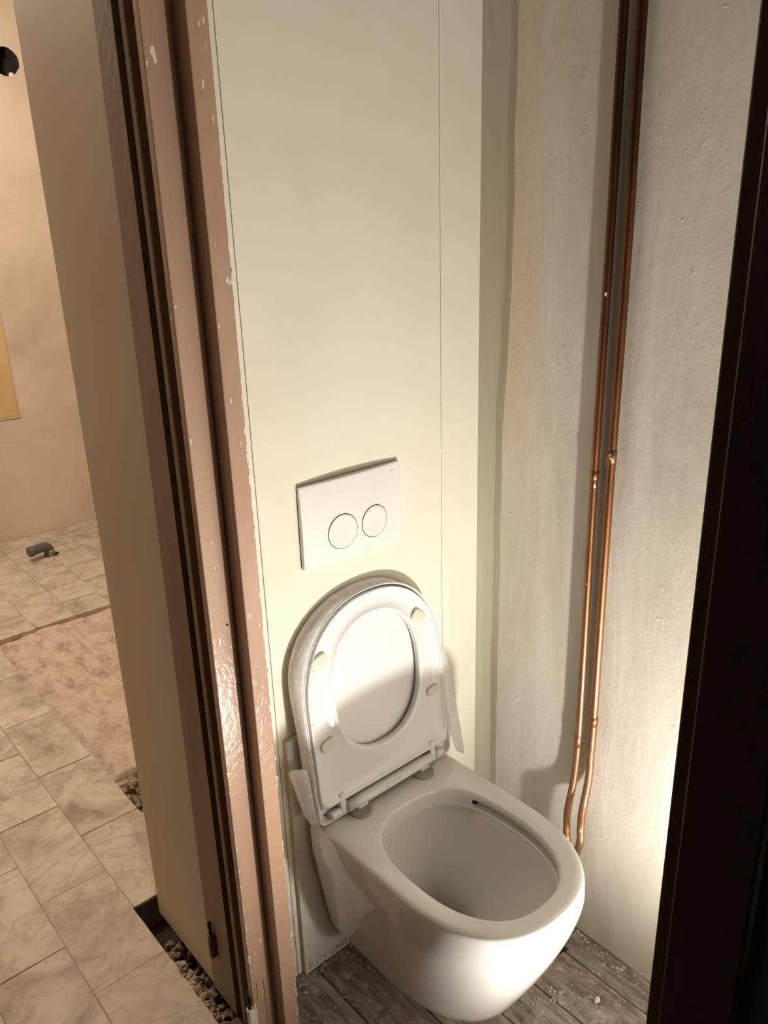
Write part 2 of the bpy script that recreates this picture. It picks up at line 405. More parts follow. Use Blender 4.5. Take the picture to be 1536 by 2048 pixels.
# ---- closet floor of old boards
fl = tag(empty('floor'), 'worn dusty grey floorboards under the toilet', kind='structure')
XE = [-.276, -.1655, -.0530, .0570, .1625, .2775, .3500]
def plank(x0, x1, y0, y1):
    g = .0016
    o = box('plank', (x0+g, x1-g, y0, y1, -.028, random.uniform(-.0015, .0012)), 'plank', fl, .0022)
for i in range(6):
    a, b = XE[i], XE[i+1]
    if i == 4:
        plank(a, b, -1.298, -.3575); plank(a, b, -.3525, -.002)
    elif i == 5:
        # this board has a small square notch at the joint
        poly = [(a+.0016, -1.298), (b, -1.298), (b, -.002), (a+.0016, -.002), (a+.0016, -.340), (a+.014, -.340), (a+.014, -.362), (a+.0016, -.362)]
        prism('plank', poly, -.028, 0, 'plank', fl, .0018)
    else: plank(a, b, -1.298, -.002)
box('joist_void', (-.279, .352, -1.30, -.0005, -.075, -.030), 'gap', fl)
tag(box('floor_hall', (-3.68, -.281, -4.0, .008, -.08, -.004), 'hall'), 'hall floor outside the closet', kind='structure')

# ---- bathroom floor: individual marble tiles, with the old wall's strip torn out
fb = tag(empty('floor_bathroom'), 'dusty beige marble tile floor with a torn-out strip', kind='structure')
TX, TY, G = .1690, .3360, .0014
tile_me = None
def ragged(p, q, n, amp, seed):
    out = []
    for k in range(n+1):
        t = k/n; x = p[0]+(q[0]-p[0])*t; y = p[1]+(q[1]-p[1])*t
        d = amp*mnoise.noise(Vector((x*40+seed, y*40, seed))) if 0 < k < n else 0
        dx, dy = q[1]-p[1], -(q[0]-p[0]); L = math.hypot(dx, dy)
        out.append((x+dx/L*d, y+dy/L*d))
    return out
for ci in range(-5, 8):
    x0 = -.3985+ci*TX; x1 = x0+TX
    off = .430 if ci % 2 == 0 else .262
    for k in range(-3, 9):
        y0 = off+(k)*TY; y1 = y0+TY
        if y1 < .010 or y0 > 3.22: continue
        y1 = min(y1, 3.238)
        if ci >= 0 and y1 < .40+.05: continue                     # under / beside the return wall
        if x0 > -.36 and y0 < .37 and y1 < .60: continue
        lift = random.uniform(-.0012, .0014)
        if ci >= 1 and .70 < (y0+y1)/2 < 2.12:
            if y0 < 2.12 < y1:                                     # cut at the torn edge
                poly = ragged((x0+G, 2.115), (x1-G, 2.108), 7, .004, ci*1.7)+[(x1-G, y1-G), (x0+G, y1-G)]
                prism('tile', poly, -.020, lift, 'tile', fb)
            continue
        if ci >= 1 and y0 < .70: continue
        if ci == 0 and k == 0:
            pass
        bx = x0+G
        if y0 < .012: y0 = .010
        if ci == -1 and y0 < .43:                                  # ragged border along the hole
            poly = [(x0+G, y0+G), ]+ragged((x1-.001, y0+G), (x1-.001, y1-G), 9, .005, k*2.3)+[(x0+G, y1-G)]
            prism('tile', poly, -.020, lift, 'tile', fb); continue
        if ci == 0 and k in (1, 2, 3, 4):                          # ragged border along the torn strip
            poly = [(x0+G, y0+G)]+ragged((x1-.004, y0+G), (x1-.002, y1-G), 9, .003, k*1.3)+[(x0+G, y1-G)]
            prism('tile', poly, -.020, lift, 'tile', fb); continue
        full = abs(y1-y0-TY) < 1e-6
        if full:
            if tile_me is None:
                t0 = box('tile', (-TX/2+G, TX/2-G, -TY/2+G, TY/2-G, -.020, 0), 'tile', fb, .0012); tile_me = t0.data; o = t0
            else:
                o = t0.copy(); COL.objects.link(o); o.parent = fb
            o.location = ((x0+x1)/2, (y0+y1)/2, lift)
            o.rotation_euler = (random.uniform(-.002, .002), random.uniform(-.003, .003), random.uniform(-.003, .003))
        else:
            box('tile', (x0+G, x1-G, y0+G, y1-G, -.020, lift), 'tile', fb, .0012)
# mortar bed below the joints
def bed(u, v):
    x = -1.30+(2.40)*u; y = .012+3.2*v
    z = -.0022+.0012*mnoise.noise(Vector((x*30, y*30, 0)))
    if -.402 < x < -.30 and y < .425: z = -.075
    if x > -.234 and .752 < y < .945 : z = -.060
    if x > -.23 and .93 < y < 2.12: z = -.03
    return (x, y, z)
o = grid_wall('mortar_bed', bed, 240, 320, 'dust', fb)
o.data.materials.append(M['recess_shade']); o.data.materials.append(M['rubble'])
for f in o.data.polygons:
    zc = min(o.data.vertices[i].co.z for i in f.vertices)
    if zc < -.025 and f.center.x < -.30: f.material_index = 1  # shade of the pit put into the face colour
    elif zc < -.04: f.material_index = 2
# torn strip
def scr(u, v):
    x = -.2265+1.05*u; y = .925+1.20*v
    n = mnoise.noise(Vector((x*7, y*7, 2)))*.5+mnoise.noise(Vector((x*24, y*17, 5)))*.35+.3*(.4-abs(mnoise.noise(Vector((x*45, y*32, 9)))))+mnoise.noise(Vector((x*95, y*80, 3)))*.14
    ridge = .007*(smoothstep(.33, .38, (x+.2265)*2.2)-smoothstep(.55, .60, (x+.2265)*2.2))
    z = -.011+.013*n+ridge
    z -= .012*(1-smoothstep(0, .03, u*1.05)) + .015*smoothstep(.965, 1, v)
    z -= .05*(1-smoothstep(.0, .035, v+.01*mnoise.noise(Vector((x*25, 0, 1)))))
    return (x, y, z)
grid_wall('torn_screed', scr, 190, 230, 'screed', fb)
# rubble lying in the two pits
def rubble_patch(name, n, bx, by, bz, rr, mat, seed):
    bm = bmesh.new(); random.seed(seed)
    for i in range(n):
        r = random.uniform(*rr); c = Vector((random.uniform(*bx), random.uniform(*by), random.uniform(*bz)))
        res = bmesh.ops.create_icosphere(bm, subdivisions=1, radius=r)
        sc = Vector((random.uniform(.6, 1.4), random.uniform(.6, 1.4), random.uniform(.4, .9)))
        rot = Matrix.Rotation(random.uniform(0, 6.28), 3, Vector((random.random()-.5, random.random()-.5, random.random())).normalized())
        for v in res['verts']:
            q = v.co*(1+.5*mnoise.noise(v.co/r*1.4+Vector((i, 0, 0))))
            v.co = rot @ Vector((q.x*sc.x, q.y*sc.y, q.z*sc.z))+c
    me = bpy.data.meshes.new(name); bm.to_mesh(me); bm.free(); me.materials.append(M[mat])
    o = bpy.data.objects.new(name, me); COL.objects.link(o); return o
a = rubble_patch('pit_rubble', 230, (-.398, -.345), (.02, .30), (-.060, -.022), (.003, .013), 'rubble', 3); a.parent = fb; a['kind'] = 'stuff'
a = rubble_patch('pit_rubble', 110, (-.225, -.10), (.78, .95), (-.062, -.026), (.005, .018), 'rubble', 5); a.parent = fb; a['kind'] = 'stuff'
a = rubble_patch('mortar_ridge', 120, (-.400, -.380), (.035, .215), (-.024, -.008), (.004, .011), 'screed', 9); a.parent = fb; a['kind'] = 'stuff'

# ================================================================== DOOR FRAMES
d1 = tag(empty('door_1', (-.32, -.09, 0)), 'glossy pink-brown painted door frame of the toilet closet, door removed', kind='structure')
HEAD = 2.15
prism('post', [(-.360, -.0555), (-.360, -.0715), (-.3125, -.0715), (-.3125, -.1070), (-.2795, -.1070), (-.2795, -.001), (-.3295, -.001), (-.3295, -.0555)], 0, HEAD, 'paint', d1, .0018, 1)
prism('bead', [(-.3590, -.0115), (-.3590, -.0290), (-.3305, -.0290), (-.3305, -.0115)], 0, HEAD, 'paint2', d1, .0035)
prism('groove_back', [(-.3335, -.0295), (-.3335, -.0550), (-.3300, -.0550), (-.3300, -.0295)], 0, HEAD, 'paint2', d1)
prism('jamb', [(-.2795, -.868), (-.3125, -.868), (-.3125, -.9040), (-.360, -.9040), (-.360, -.9700), (-.2795, -.9700)], 0, HEAD, 'dark', d1, .002)  # jamb stands in shade; the darkness is in its colour
box('head', (-.360, -.2795, -.970, -.056, HEAD+.0005, HEAD+.05), 'paint2', d1, .002)
# white paint flakes on the edges of the post
random.seed(21)
def flake(x, y, z, ny, sx, sz):
    n = random.randint(6, 9); P = []
    for i in range(n):
        a = 2*math.pi*i/n; r = random.uniform(.5, 1.0); P.append((x+math.cos(a)*sx*r, z+math.sin(a)*sz*r))
    vs = [(px, y, pz) for px, pz in P]+[(px, y-.0006, pz) for px, pz in P]
    fs = [tuple(range(n)), tuple(range(n, 2*n))]+[(i, (i+1) % n, n+(i+1) % n, n+i) for i in range(n)]
    return vs, fs
def flakes(name, items):
    V, F = [], []
    for it in items:
        v, f = flake(*it); b = len(V); V += v; F += [tuple(i+b for i in q) for q in f]
    return mesh_obj(name, V, F, 'chip', d1)
items = []
for z in [.02, .05, .11, .125, .19, .235, .26, .33, .47, .62, .78, .86, .93, 1.00, 1.10, 1.16, 1.20, 1.235, 1.25, 1.28, 1.33, 1.42, 1.50, 1.55, 1.66, 1.69]:
    items.append((-.2812+random.uniform(-.0006, .0012), -.1068, z, -1, random.uniform(.001, .0026), random.uniform(.004, .016)))
for x, z in [(-.2945, 1.795), (-.2885, 1.80), (-.2950, 1.825), (-.288, 1.83), (-.2975, 1.755), (-.287, 1.715), (-.301, 1.33), (-.3045, .97), (-.288, .945), (-.309, 1.44), (-.291, 1.26), (-.306, .79)]:
    items.append((x, -.1068, z, -1, random.uniform(.0008, .0018), random.uniform(.003, .010)))
for x, z in [(-.3560, 1.47), (-.3400, 1.10), (-.3390, 1.055), (-.357, .96), (-.345, .92), (-.3560, 1.27), (-.3570, .30), (-.3572, .22), (-.3565, .15), (-.3555, .10), (-.356, .07)]:
    items.append((x, -.0713, z, -1, random.uniform(.0008, .0022), random.uniform(.003, .012)))
for i in range(46):
    z = random.uniform(.0, 1.75); z = z*z/1.75 if random.random() < .6 else z
    items.append((-.2805+random.uniform(-.0004, .0008), -.1068, z, -1, random.uniform(.0006, .0020), random.uniform(.002, .011)))
for i in range(30):
    z = random.uniform(0, .75)**1.3
    items.append((-.3588+random.uniform(-.0002, .0018), -.0713, z, -1, random.uniform(.0005, .0014), random.uniform(.0015, .008)))
for i in range(14):
    items.append((random.uniform(-.357, -.315), -.0713, random.uniform(0, .25), -1, random.uniform(.0004, .0011), random.uniform(.001, .004)))
for i in range(22):
    items.append((random.uniform(-.3115, -.282), -.1068, random.uniform(0, 1.7), -1, random.uniform(.0003, .0009), random.uniform(.001, .004)))
o = flakes('paint_flakes', items); o['kind'] = 'stuff'
v, f = flake(-.3395, -.0713, .1150, -1, .0032, .010); mesh_obj('yellow_scrape', v, f, 'yellow', d1)
v, f = flake(-.3405, -.0713, .0250, -1, .0030, .009); mesh_obj('yellow_scrape', v, f, 'yellow', d1)
# nail hole in the post
bm = bmesh.new(); bmesh.ops.create_cone(bm, cap_ends=True, segments=9, radius1=.0026, radius2=.0022, depth=.0008, matrix=Matrix.Translation((-.3280, -.0717, .948)) @ Matrix.Rotation(math.pi/2, 4, 'X'))
me = bpy.data.meshes.new('nail_hole'); bm.to_mesh(me); bm.free(); me.materials.append(M['gap']); o = bpy.data.objects.new('nail_hole', me); COL.objects.link(o); o.parent = d1
for seam_x, z0, z1 in ((-.3490, .105, .155), (-.3325, .035, .150)):
    box('crack', (seam_x-.0005, seam_x+.0005, -.0719, -.0712, z0, z1), 'gap', d1)
def hinge(parent, x, y, zb, mat, leaf_dir):
    loops = []
    prof = [(0, .0), (.0042, .0005), (.0066, .004), (.0072, .010), (.0072, .062), (.0066, .064), (.0040, .064)]
    L = [[(x+r*math.cos(2*math.pi*i/18), y+r*math.sin(2*math.pi*i/18), zb+h) for i in range(18)] for r, h in prof[1:]]
    h = loft('hinge', L, mat, parent, True, True)
    prof = [(.0042, .063), (.0042, .092), (.0034, .097), (.0015, .099)]
    L = [[(x+r*math.cos(2*math.pi*i/14), y+r*math.sin(2*math.pi*i/14), zb+hh) for i in range(14)] for r, hh in prof]
    loft('hinge_pin', L, 'steel', h, True, True)
    lx, ly = leaf_dir
    b = (min(x, x+lx), max(x, x+lx), min(y, y+ly)-.0012, max(y, y+ly)+.0012, zb+.014, zb+.060)
    box('hinge_leaf', b, mat, h, .0006)
    return h
hinge(d1, -.3665, -.0665, .030, 'cream', (.012, -.0055))
adopt(d1)
d2 = tag(empty('door_2', (-.35, .04, 0)), 'dull brown painted bathroom door frame, door removed', kind='structure')
def lean(name, pts_b, pts_t, z0, z1, mat, parent, bevel=0):
    n = len(pts_b); vs = [(x, y, z0) for x, y in pts_b]+[(x, y, z1) for x, y in pts_t]
    fs = [tuple(range(n)), tuple(range(n, 2*n))]+[(i, (i+1) % n, n+(i+1) % n, n+i) for i in range(n)]
    return mesh_obj(name, vs, fs, mat, parent, bevel=bevel)
lean('lining', [(-.3610, .104), (-.3610, .0060), (-.3360, .0060), (-.3360, .0305), (-.3385, .0495), (-.3575, .0495), (-.3575, .104)],
     [(-.3610, .056), (-.3610, .0045), (-.3360, .0045), (-.3360, .0305), (-.3385, .0495), (-.3575, .0495), (-.3575, .056)], 0, HEAD, 'paint2', d2)
box('groove_back', (-.3345, -.3310, -.0112, .0060, 0, HEAD), 'gap', d2)
hinge(d2, -.3680, .0700, .118, 'rust', (.007, -.004))
adopt(d2)

# ================================================================== TOILET
CXW, CYW, RIM = .0150, -.300, .425
NB = 168
def sup(a, bf, bb, nf, nb, cx, cy, z, n=NB):
    L = []
    for i in range(n):
        q = 2*math.pi*i/n; c, s = math.cos(q), math.sin(q)
        b, e = (bb, nb) if s > 0 else (bf, nf)
        r = (abs(c/a)**e+abs(s/b)**e)**(-1/e)
        L.append((cx+r*c, cy+r*s, z(cx+r*c, cy+r*s) if callable(z) else z))
    return L
toilet = tag(empty('toilet', (CXW, -.014, 0)), 'white wall-hung toilet with its seat and lid raised, hung in front of the cream panel', 'toilet')
BB = .2865                                                           # back reaches the board at y = -0.0135
DM = .3627
def bowl_section(d):
    def ip(x, xs, ys):
        for i in range(len(xs)-1):
            if x <= xs[i+1]: return ys[i]+(ys[i+1]-ys[i])*(x-xs[i])/(xs[i+1]-xs[i])
        return ys[-1]
    a = ip(d, [0, .0012, .005, .012, .04, .08, .16, .24, .30, .33, .40], [.170, .1755, .180, .182, .1845, .183, .170, .157, .145, .136, .12])
    yf = ip(d, [0, .0012, .005, .012, .04], [-.519, -.525, -.530, -.5325, -.534])
    if d > .04: yf = -.534+.1242*((d-.04)/.3)**1.337
    e = max(0, (d-(DM-.045))/.045); k = math.sqrt(max(1e-4, 1-e*e))
    a -= (1-k)*.060; yf += (1-k)*.10
    t = min(1, max(0, (d-.06)/.24)); cy = max(-.30+.109*t, yf+.06)
    return a, cy-yf, -.0135-cy-(.004 if d < .002 else 0)-(1-k)*.02, cy
outer = [0, .0012, .003, .005, .008, .012, .02, .03, .04]+[.06+.02*i for i in range(14)]+[.33, .34, .348, .354, .358, .361, .3627]
loops = []
IX, IY = .0125, -.306
# depth, a, b_front, b_back, centre y shift, channel offset outside the hood, channel offset under the hood
inner = [
    (.000, .1415, .1900, .1800, 0, 0, 0), (.0012, .1385, .1868, .1772, 0, 0, 0), (.0035, .1362, .1842, .1752, 0, 0, 0), (.008, .1350, .1830, .1742, 0, 0, 0),
    (.0165, .1346, .1826, .1738, 0, 0, 0), (.0170, .1346, .1826, .1738, 0, .001, 0), (.0175, .1346, .1826, .1738, 0, .018, 0), (.0185, .1346, .1826, .1738, 0, .0195, 0),
    (.0330, .1340, .1818, .1730, 0, .0195, 0), (.0345, .1338, .1816, .1729, 0, .018, 0), (.0355, .1336, .1814, .1728, 0, .004, 0), (.0362, .1334, .1812, .1727, 0, -.001, 0),
    (.0395, .1330, .1806, .1724, 0, -.0015, 0), (.0415, .1326, .1800, .1722, 0, -.0005, .0), (.0420, .1324, .1799, .1722, 0, -.0003, .0005), (.0425, .1322, .1797, .1720, 0, 0, .010), (.0440, .1316, .1790, .1715, 0, 0, .0115),
    (.058, .1290, .1755, .168, .000, 0, .010), (.075, .1255, .170, .163, .002, 0, .006), (.100, .1180, .157, .151, .006, 0, .002), (.130, .1040, .135, .131, .012, 0, 0), (.160, .0850, .108, .108, .024, 0, 0),
    (.185, .0680, .084, .088, .038, 0, 0), (.205, .0555, .066, .074, .050, 0, 0), (.225, .0480, .056, .066, .058, 0, 0), (.255, .0430, .049, .058, .062, 0, 0), (.300, .0390, .043, .053, .066, 0, 0)]
for d in reversed(outer):
    a, bf, bb, cy = bowl_section(d)
    loops.append(sup(a, bf, bb, 2.34, 22.0, CXW, cy, RIM-d))
for d, a, bf, bb, sh, uo, uh in inner:
    L = []
    for i in range(NB):
        q = 2*math.pi*i/NB; c, s = math.cos(q), math.sin(q)
        b, e = (bb, 2.7) if s > 0 else (bf, 2.35)
        if d > .06: e = max(2.0, 2.35-(d-.06)*1.8) if s <= 0 else max(2.0, 2.7-(d-.06)*3)
        r = (abs(c/a)**e+abs(s/b)**e)**(-1/e)
        hood = smoothstep(.60, .645, s)
        r += uo*(1-hood)+uh*hood
        L.append((IX+r*c, IY+sh+r*s, RIM-d))
    loops.append(L)
bowl = loft('bowl', loops, 'ceramic', toilet, True, True)
# water in the trap
loft('water', [sup(.0435, .050, .059, 2.0, 2.0, IX, IY+.0618, RIM-.252)], 'water', toilet, True, False)
# flush outlet openings where the channel starts (dark mouths)
for sx in (1, -1):
    q = math.asin(.617); c, s = math.cos(q)*sx, math.sin(q)
    a, b, e = .1345, .1740, 2.7
    r = (abs(c/a)**e+abs(s/b)**e)**(-1/e)+.0105
    P = (IX+r*c, IY+r*s, RIM-.0260)
    bm = bmesh.new(); bmesh.ops.create_uvsphere(bm, u_segments=14, v_segments=8, radius=.0085)
    for v in bm.verts: v.co = Vector((v.co.x, v.co.y*.8, v.co.z*.85))+Vector(P)
    me = bpy.data.meshes.new('flush_outlet'); bm.to_mesh(me); bm.free(); me.materials.append(M['gap'])
    o = bpy.data.objects.new('flush_outlet', me); COL.objects.link(o); o.parent = bowl
# hinge caps on the ceramic
for x, y in ((-.073, -.083), (.105, -.084)):
    prof = [(.0245, -.001), (.0245, .0028), (.0238, .0040), (.0215, .0046), (.0205, .0040), (.006, .0042)]
    loft('hinge_cap', [[(x+r*math.cos(2*math.pi*i/36), y+r*math.sin(2*math.pi*i/36), RIM+h) for i in range(36)] for r, h in prof], 'cap', toilet, True, True)
# ---- raised seat and lid, local frame: x across, u up the lid, n out of the wall
U = Vector((0, .105, .9945)).normalized(); Nn = Vector((0, -U.z, U.y)); O = Vector((.0145, -.0790, .4310))
def LP(x, u, n): return tuple(O+Vector((x, 0, 0))+U*u+Nn*n)
def dshape(hw, u0, u1, ushoulder, nn, rc, n=110):
    """closed D outline in (x,u): flat foot at u0 with rounded corners, arched head at u1"""
    P = []
    for i in range(9):
        a = -math.pi/2+(math.pi/2)*i/8; P.append((hw-rc+rc*math.cos(a), u0+rc+rc*math.sin(a)))
    for i in range(1, 6): P.append((hw, u0+rc+(ushoulder-u0-rc)*i/6))
    m = n-28
    for i in range(m+1):
        q = math.pi*i/m; c, s = math.cos(q), math.sin(q); b = u1-ushoulder
        r = (abs(c/hw)**nn+abs(s/b)**nn)**(-1/nn); P.append((r*c, ushoulder+r*s))
    for i in range(5, 0, -1): P.append((-hw, u0+rc+(ushoulder-u0-rc)*i/6))
    for i in range(9):
        a = math.pi+(math.pi/2)*i/8; P.append((-hw+rc+rc*math.cos(a), u0+rc+rc*math.sin(a)))
    return P
def lid_loop(outline, n): return [LP(x, u, n) for x, u in outline]
def inset(hw, u0, u1, us, d, nn=2.25, rc=.016): return dshape(hw-d, u0+d, u1-d, us, nn, max(.004, rc-d*.5))
HWL, U0, U1, US = .1860, .000, .4600, .250
lidL = [(.0120, -.0330), (.0045, -.0320), (.0, -.0270), (.0, -.0060), (.0012, -.0032), (.0032, -.0030), (.0042, -.0050), (.0052, -.0170), (.012, -.0195), (.060, -.0200)]
lid = loft('lid', [lid_loop(inset(HWL, U0, U1, US, d), n) for d, n in lidL], 'plastic', toilet, True, True)
# seat ring (underside seen)
HWS, S0, S1, SS = .1785, .0345, .4515, .250
no = len(dshape(.1, 0, .3, .2, 2, .01))
HU, HHW, HB = .2600, .1130, .1450
def hole_for(outline, hw, hb):
    out = []
    for x, u in outline:
        a = math.atan2(u-HU, x); c, s = math.cos(a), math.sin(a); e = 2.25
        r = (abs(c/hw)**e+abs(s/hb)**e)**(-1/e); out.append((r*c, HU+r*s))
    return out
def polar(outline, cu0, n=144):
    fine = []
    for i in range(len(outline)):
        p, q = outline[i], outline[(i+1) % len(outline)]
        for k in range(12): fine.append((p[0]+(q[0]-p[0])*k/12, p[1]+(q[1]-p[1])*k/12))
    ang = sorted((math.atan2(u-cu0, x), x, u) for x, u in fine); out = []
    for i in range(n):
        a = -math.pi+2*math.pi*(i+.5)/n
        hi = next((j for j, t in enumerate(ang) if t[0] >= a), 0); lo = hi-1
        a0, a1 = ang[lo][0], ang[hi][0]; t = (a-a0)/(a1-a0) if a1 > a0 else 0
        out.append((ang[lo][1]+(ang[hi][1]-ang[lo][1])*t, ang[lo][2]+(ang[hi][2]-ang[lo][2])*t))
    return out
base = polar(dshape(HWS, S0, S1, SS, 2.25, .020), HU)
def ring_loop(t, n):
    h = hole_for(base, HHW, HB)
    return [LP(o_[0]+(h_[0]-o_[0])*t, o_[1]+(h_[1]-o_[1])*t, n) for o_, h_ in zip(base, h)]
seatL = [(.0, -.014), (.0, -.0030), (.010, -.0006), (.035, .0), (.06, -.0004), (.085, -.0022), (.12, -.0042), (.55, -.0052), (.80, -.0040), (.88, -.0010), (.945, .0), (.985, -.0015), (1.0, -.005), (1.0, -.012), (.97, -.015)]
seat = loft('seat', [ring_loop(t, n) for t, n in seatL], 'plastic', toilet, closed_path=True)
def rbox(name, cx, cu_, cn, hx, hu, hn, mat, parent, ang=0, bev=.003):
    vs, fs = box_data(-hx, hx, -hu, hu, -hn, hn); c, s = math.cos(ang), math.sin(ang)
    vs = [LP(cx+x*c-y*s, cu_+x*s+y*c, cn+z) for x, y, z in vs]
    o = mesh_obj(name, vs, fs, mat, parent, bevel=bev); o.modifiers['bevel'].segments = 4
    for f in o.data.polygons: f.use_smooth = True
    return o
def pad(name, cx, cu_, cn, hx, hu, hn, mat, parent, ang):
    c, s = math.cos(ang), math.sin(ang); loops = []
    for k, h in ((1.0, -hn), (1.0, hn*.45), (.93, hn*.85), (.80, hn), (.3, hn)):
        L = []
        for i in range(32):
            q = 2*math.pi*i/32; e = 3.6; x, y = math.cos(q), math.sin(q)
            r = (abs(x)**e+abs(y)**e)**(-1/e); x, y = x*r*(hx-(1-k)*hu), y*r*hu*k
            L.append(LP(cx+x*c-y*s, cu_+x*s+y*c, cn+h))
        loops.append(L)
    return loft(name, loops, mat, parent, False, True)
for x, u, a, hx, hu in ((-.1400, .3500, .30, .0205, .0150), (.1240, .3530, -.80, .0205, .0145), (-.1420, .1720, .25, .0185, .0125), (.1460, .1710, .12, .0175, .0105)):
    pad('bumper', x, u, -.0030, hx, hu, .0042, 'ivory', seat, a)
# lugs, pivot bar and release plate along the foot
for x in (-.125, .130):
    rbox('hinge_lug', x, .0290, -.0090, .0075, .0235, .0085, 'plastic', seat, 0, .003)
rbox('seat_foot', -.152, .0400, -.0080, .024, .0060, .0055, 'plastic', seat, 0, .003)
rbox('seat_foot', .156, .0400, -.0080, .022, .0060, .0055, 'plastic', seat, 0, .003)
def bar(name, x0, x1, u, n, r, mat, parent):
    P = [Vector(LP(x0+(x1-x0)*i/6, u, n)) for i in range(7)]
    return loft(name, tube_loops(P, [r*.9, r, r, r, r, r, r*.9], 24), mat, parent, True, True)
hb = bar('hinge_bar', -.1165, .1215, .0150, -.0030, .0125, 'plastic', toilet)
rbox('release_plate', .006, .0160, .0085, .022, .0055, .0018, 'plastic', hb, 0, .0015)
for x0, x1 in ((-.158, -.1335), (.1385, .160)):
    bar('pivot_stub', x0, x1, .0130, -.0060, .0085, 'plastic', hb)
bar('screw_hole', -.1652, -.1640, .0150, -.0140, .0030, 'gap', hb)
for x in (-.073, .105):
    rbox('hinge_foot', x-.006, .0010, -.0030, .013, .0055, .0060, 'plastic', hb, 0, .002)
# protective film wrapped round the lid edge, with two loose flaps
def sheet(name, rows, mat, parent, sub=2):
    nr, nc = len(rows), len(rows[0]); vs = [p for r in rows for p in r]
    fs = [(i*nc+j, i*nc+j+1, (i+1)*nc+j+1, (i+1)*nc+j) for i in range(nr-1) for j in range(nc-1)]
    o = mesh_obj(name, vs, fs, mat, parent, True, sub=sub)
    s = o.modifiers.new('solid', 'SOLIDIFY'); s.thickness = .0005
    return o
edge = [(-.1930, .0), (-.1915, .06), (-.1925, .13), (-.1945, .21), (-.1985, .275), (-.1990, .335), (-.1810, .385), (-.1480, .424), (-.1000, .456), (-.0500, .4680), (.0050, .4715), (.0550, .4640), (.0950, .4400), (.1320, .4020), (.1560, .3640), (.1790, .3100), (.1900, .2550)]
lo_ = inset(HWL+.0006, U0-.0006, U1+.0006, US, 0)
rows = []
for i, (x, u) in enumerate(edge):
    px, pu = min(lo_, key=lambda q: (q[0]-x)**2+(q[1]-u)**2)
    j = .0015*math.sin(i*2.3)
    cxn = Vector((x, u-.23)).normalized()
    rows.append([LP(x-cxn.x*.010, u-cxn.y*.010, -.0355+j), LP(x+j*.6, u, -.0340), LP(x+j, u+j, -.0200), LP((x+px)/2, (u+pu)/2, -.0075), LP(px, pu, -.0040)])
sheet('film_wrap', rows, 'film', lid, 1)
fl_pts = [[(-.193, .140, -.010), (-.205, .141, -.016), (-.219, .143, -.026), (-.228, .137, -.032)],
          [(-.1925, .105, -.008), (-.201, .104, -.012), (-.211, .103, -.024), (-.219, .108, -.030)],
          [(-.192, .070, -.008), (-.199, .070, -.012), (-.207, .068, -.022), (-.214, .074, -.028)],
          [(-.191, .035, -.006), (-.196, .034, -.010), (-.203, .033, -.018), (-.209, .040, -.026)],
          [(-.188, .000, -.004), (-.191, -.001, -.008), (-.195, .004, -.014), (-.200, .012, -.020)]]
sheet('film_flap', [[LP(*p) for p in r] for r in fl_pts], 'film', lid, 2)
fr_pts = [[(.186, .272, -.006), (.190, .268, -.010), (.194, .262, -.014), (.198, .255, -.018)],
          [(.187, .225, -.008), (.200, .220, -.014), (.213, .213, -.020), (.226, .203, -.026)],
          [(.187, .160, -.010), (.203, .156, -.006), (.217, .152, -.020), (.231, .146, -.024)],
          [(.191, .095, -.010), (.205, .090, -.015), (.221, .088, -.012), (.235, .084, -.024)],
          [(.197, .035, -.010), (.211, .030, -.006), (.225, .022, -.018), (.239, .016, -.020)],
          [(.206, -.012, -.010), (.217, -.020, -.012), (.230, -.032, -.012), (.243, -.046, -.018)]]
sheet('film_flap', [[LP(*p) for p in r] for r in fr_pts], 'film', lid, 2)
adopt(toilet)

# ================================================================== OTHER THINGS
# ---- cement board offcut standing behind the toilet
bd = tag(empty('cement_board', (0, -.007, 0)), 'pale cement board offcut with upside-down grey print standing behind the toilet', 'board')
b0 = box('board_face', (-.1950, .1900, -.0130, -.0118, .0015, .6150), 'board', bd, .0003)
box('board_core', (-.1952, .1900, -.0117, -.0008, .0015, .6150), 'boardedge', bd, .0006)
def text_obj(txt, size, parent, right_x, base_z, y):
    cu_ = bpy.data.curves.new('print', 'FONT'); cu_.body = txt; cu_.size = size; cu_.extrude = .00008; cu_.offset = .0003
    t = bpy.data.objects.new('print_tmp', cu_); COL.objects.link(t); bpy.context.view_layer.update()
    dg = bpy.context.evaluated_depsgraph_get(); me = bpy.data.meshes.new_from_object(t.evaluated_get(dg)); bpy.data.objects.remove(t)
    # upside-down: rotate 180 degrees in the plane of the board
    for v in me.vertices: v.co = Vector((right_x-v.co.x, y-v.co.z, base_z-v.co.y))
    bm = bmesh.new(); bm.from_mesh(me)
    bmesh.ops.bisect_plane(bm, geom=bm.verts[:]+bm.edges[:]+bm.faces[:], plane_co=(-.1945, 0, 0), plane_no=(-1, 0, 0), clear_outer=True)
    bmesh.ops.recalc_face_normals(bm, faces=bm.faces); bm.to_mesh(me); bm.free()
    me.materials.append(M['ink']); o = bpy.data.objects.new('print', me); COL.objects.link(o); o.parent = parent; return o
text_obj('mm', .0320, bd, -.0795, .0240, -.0132)
text_obj('Cra', .0335, bd, -.1365, .0240, -.0132)
adopt(bd)

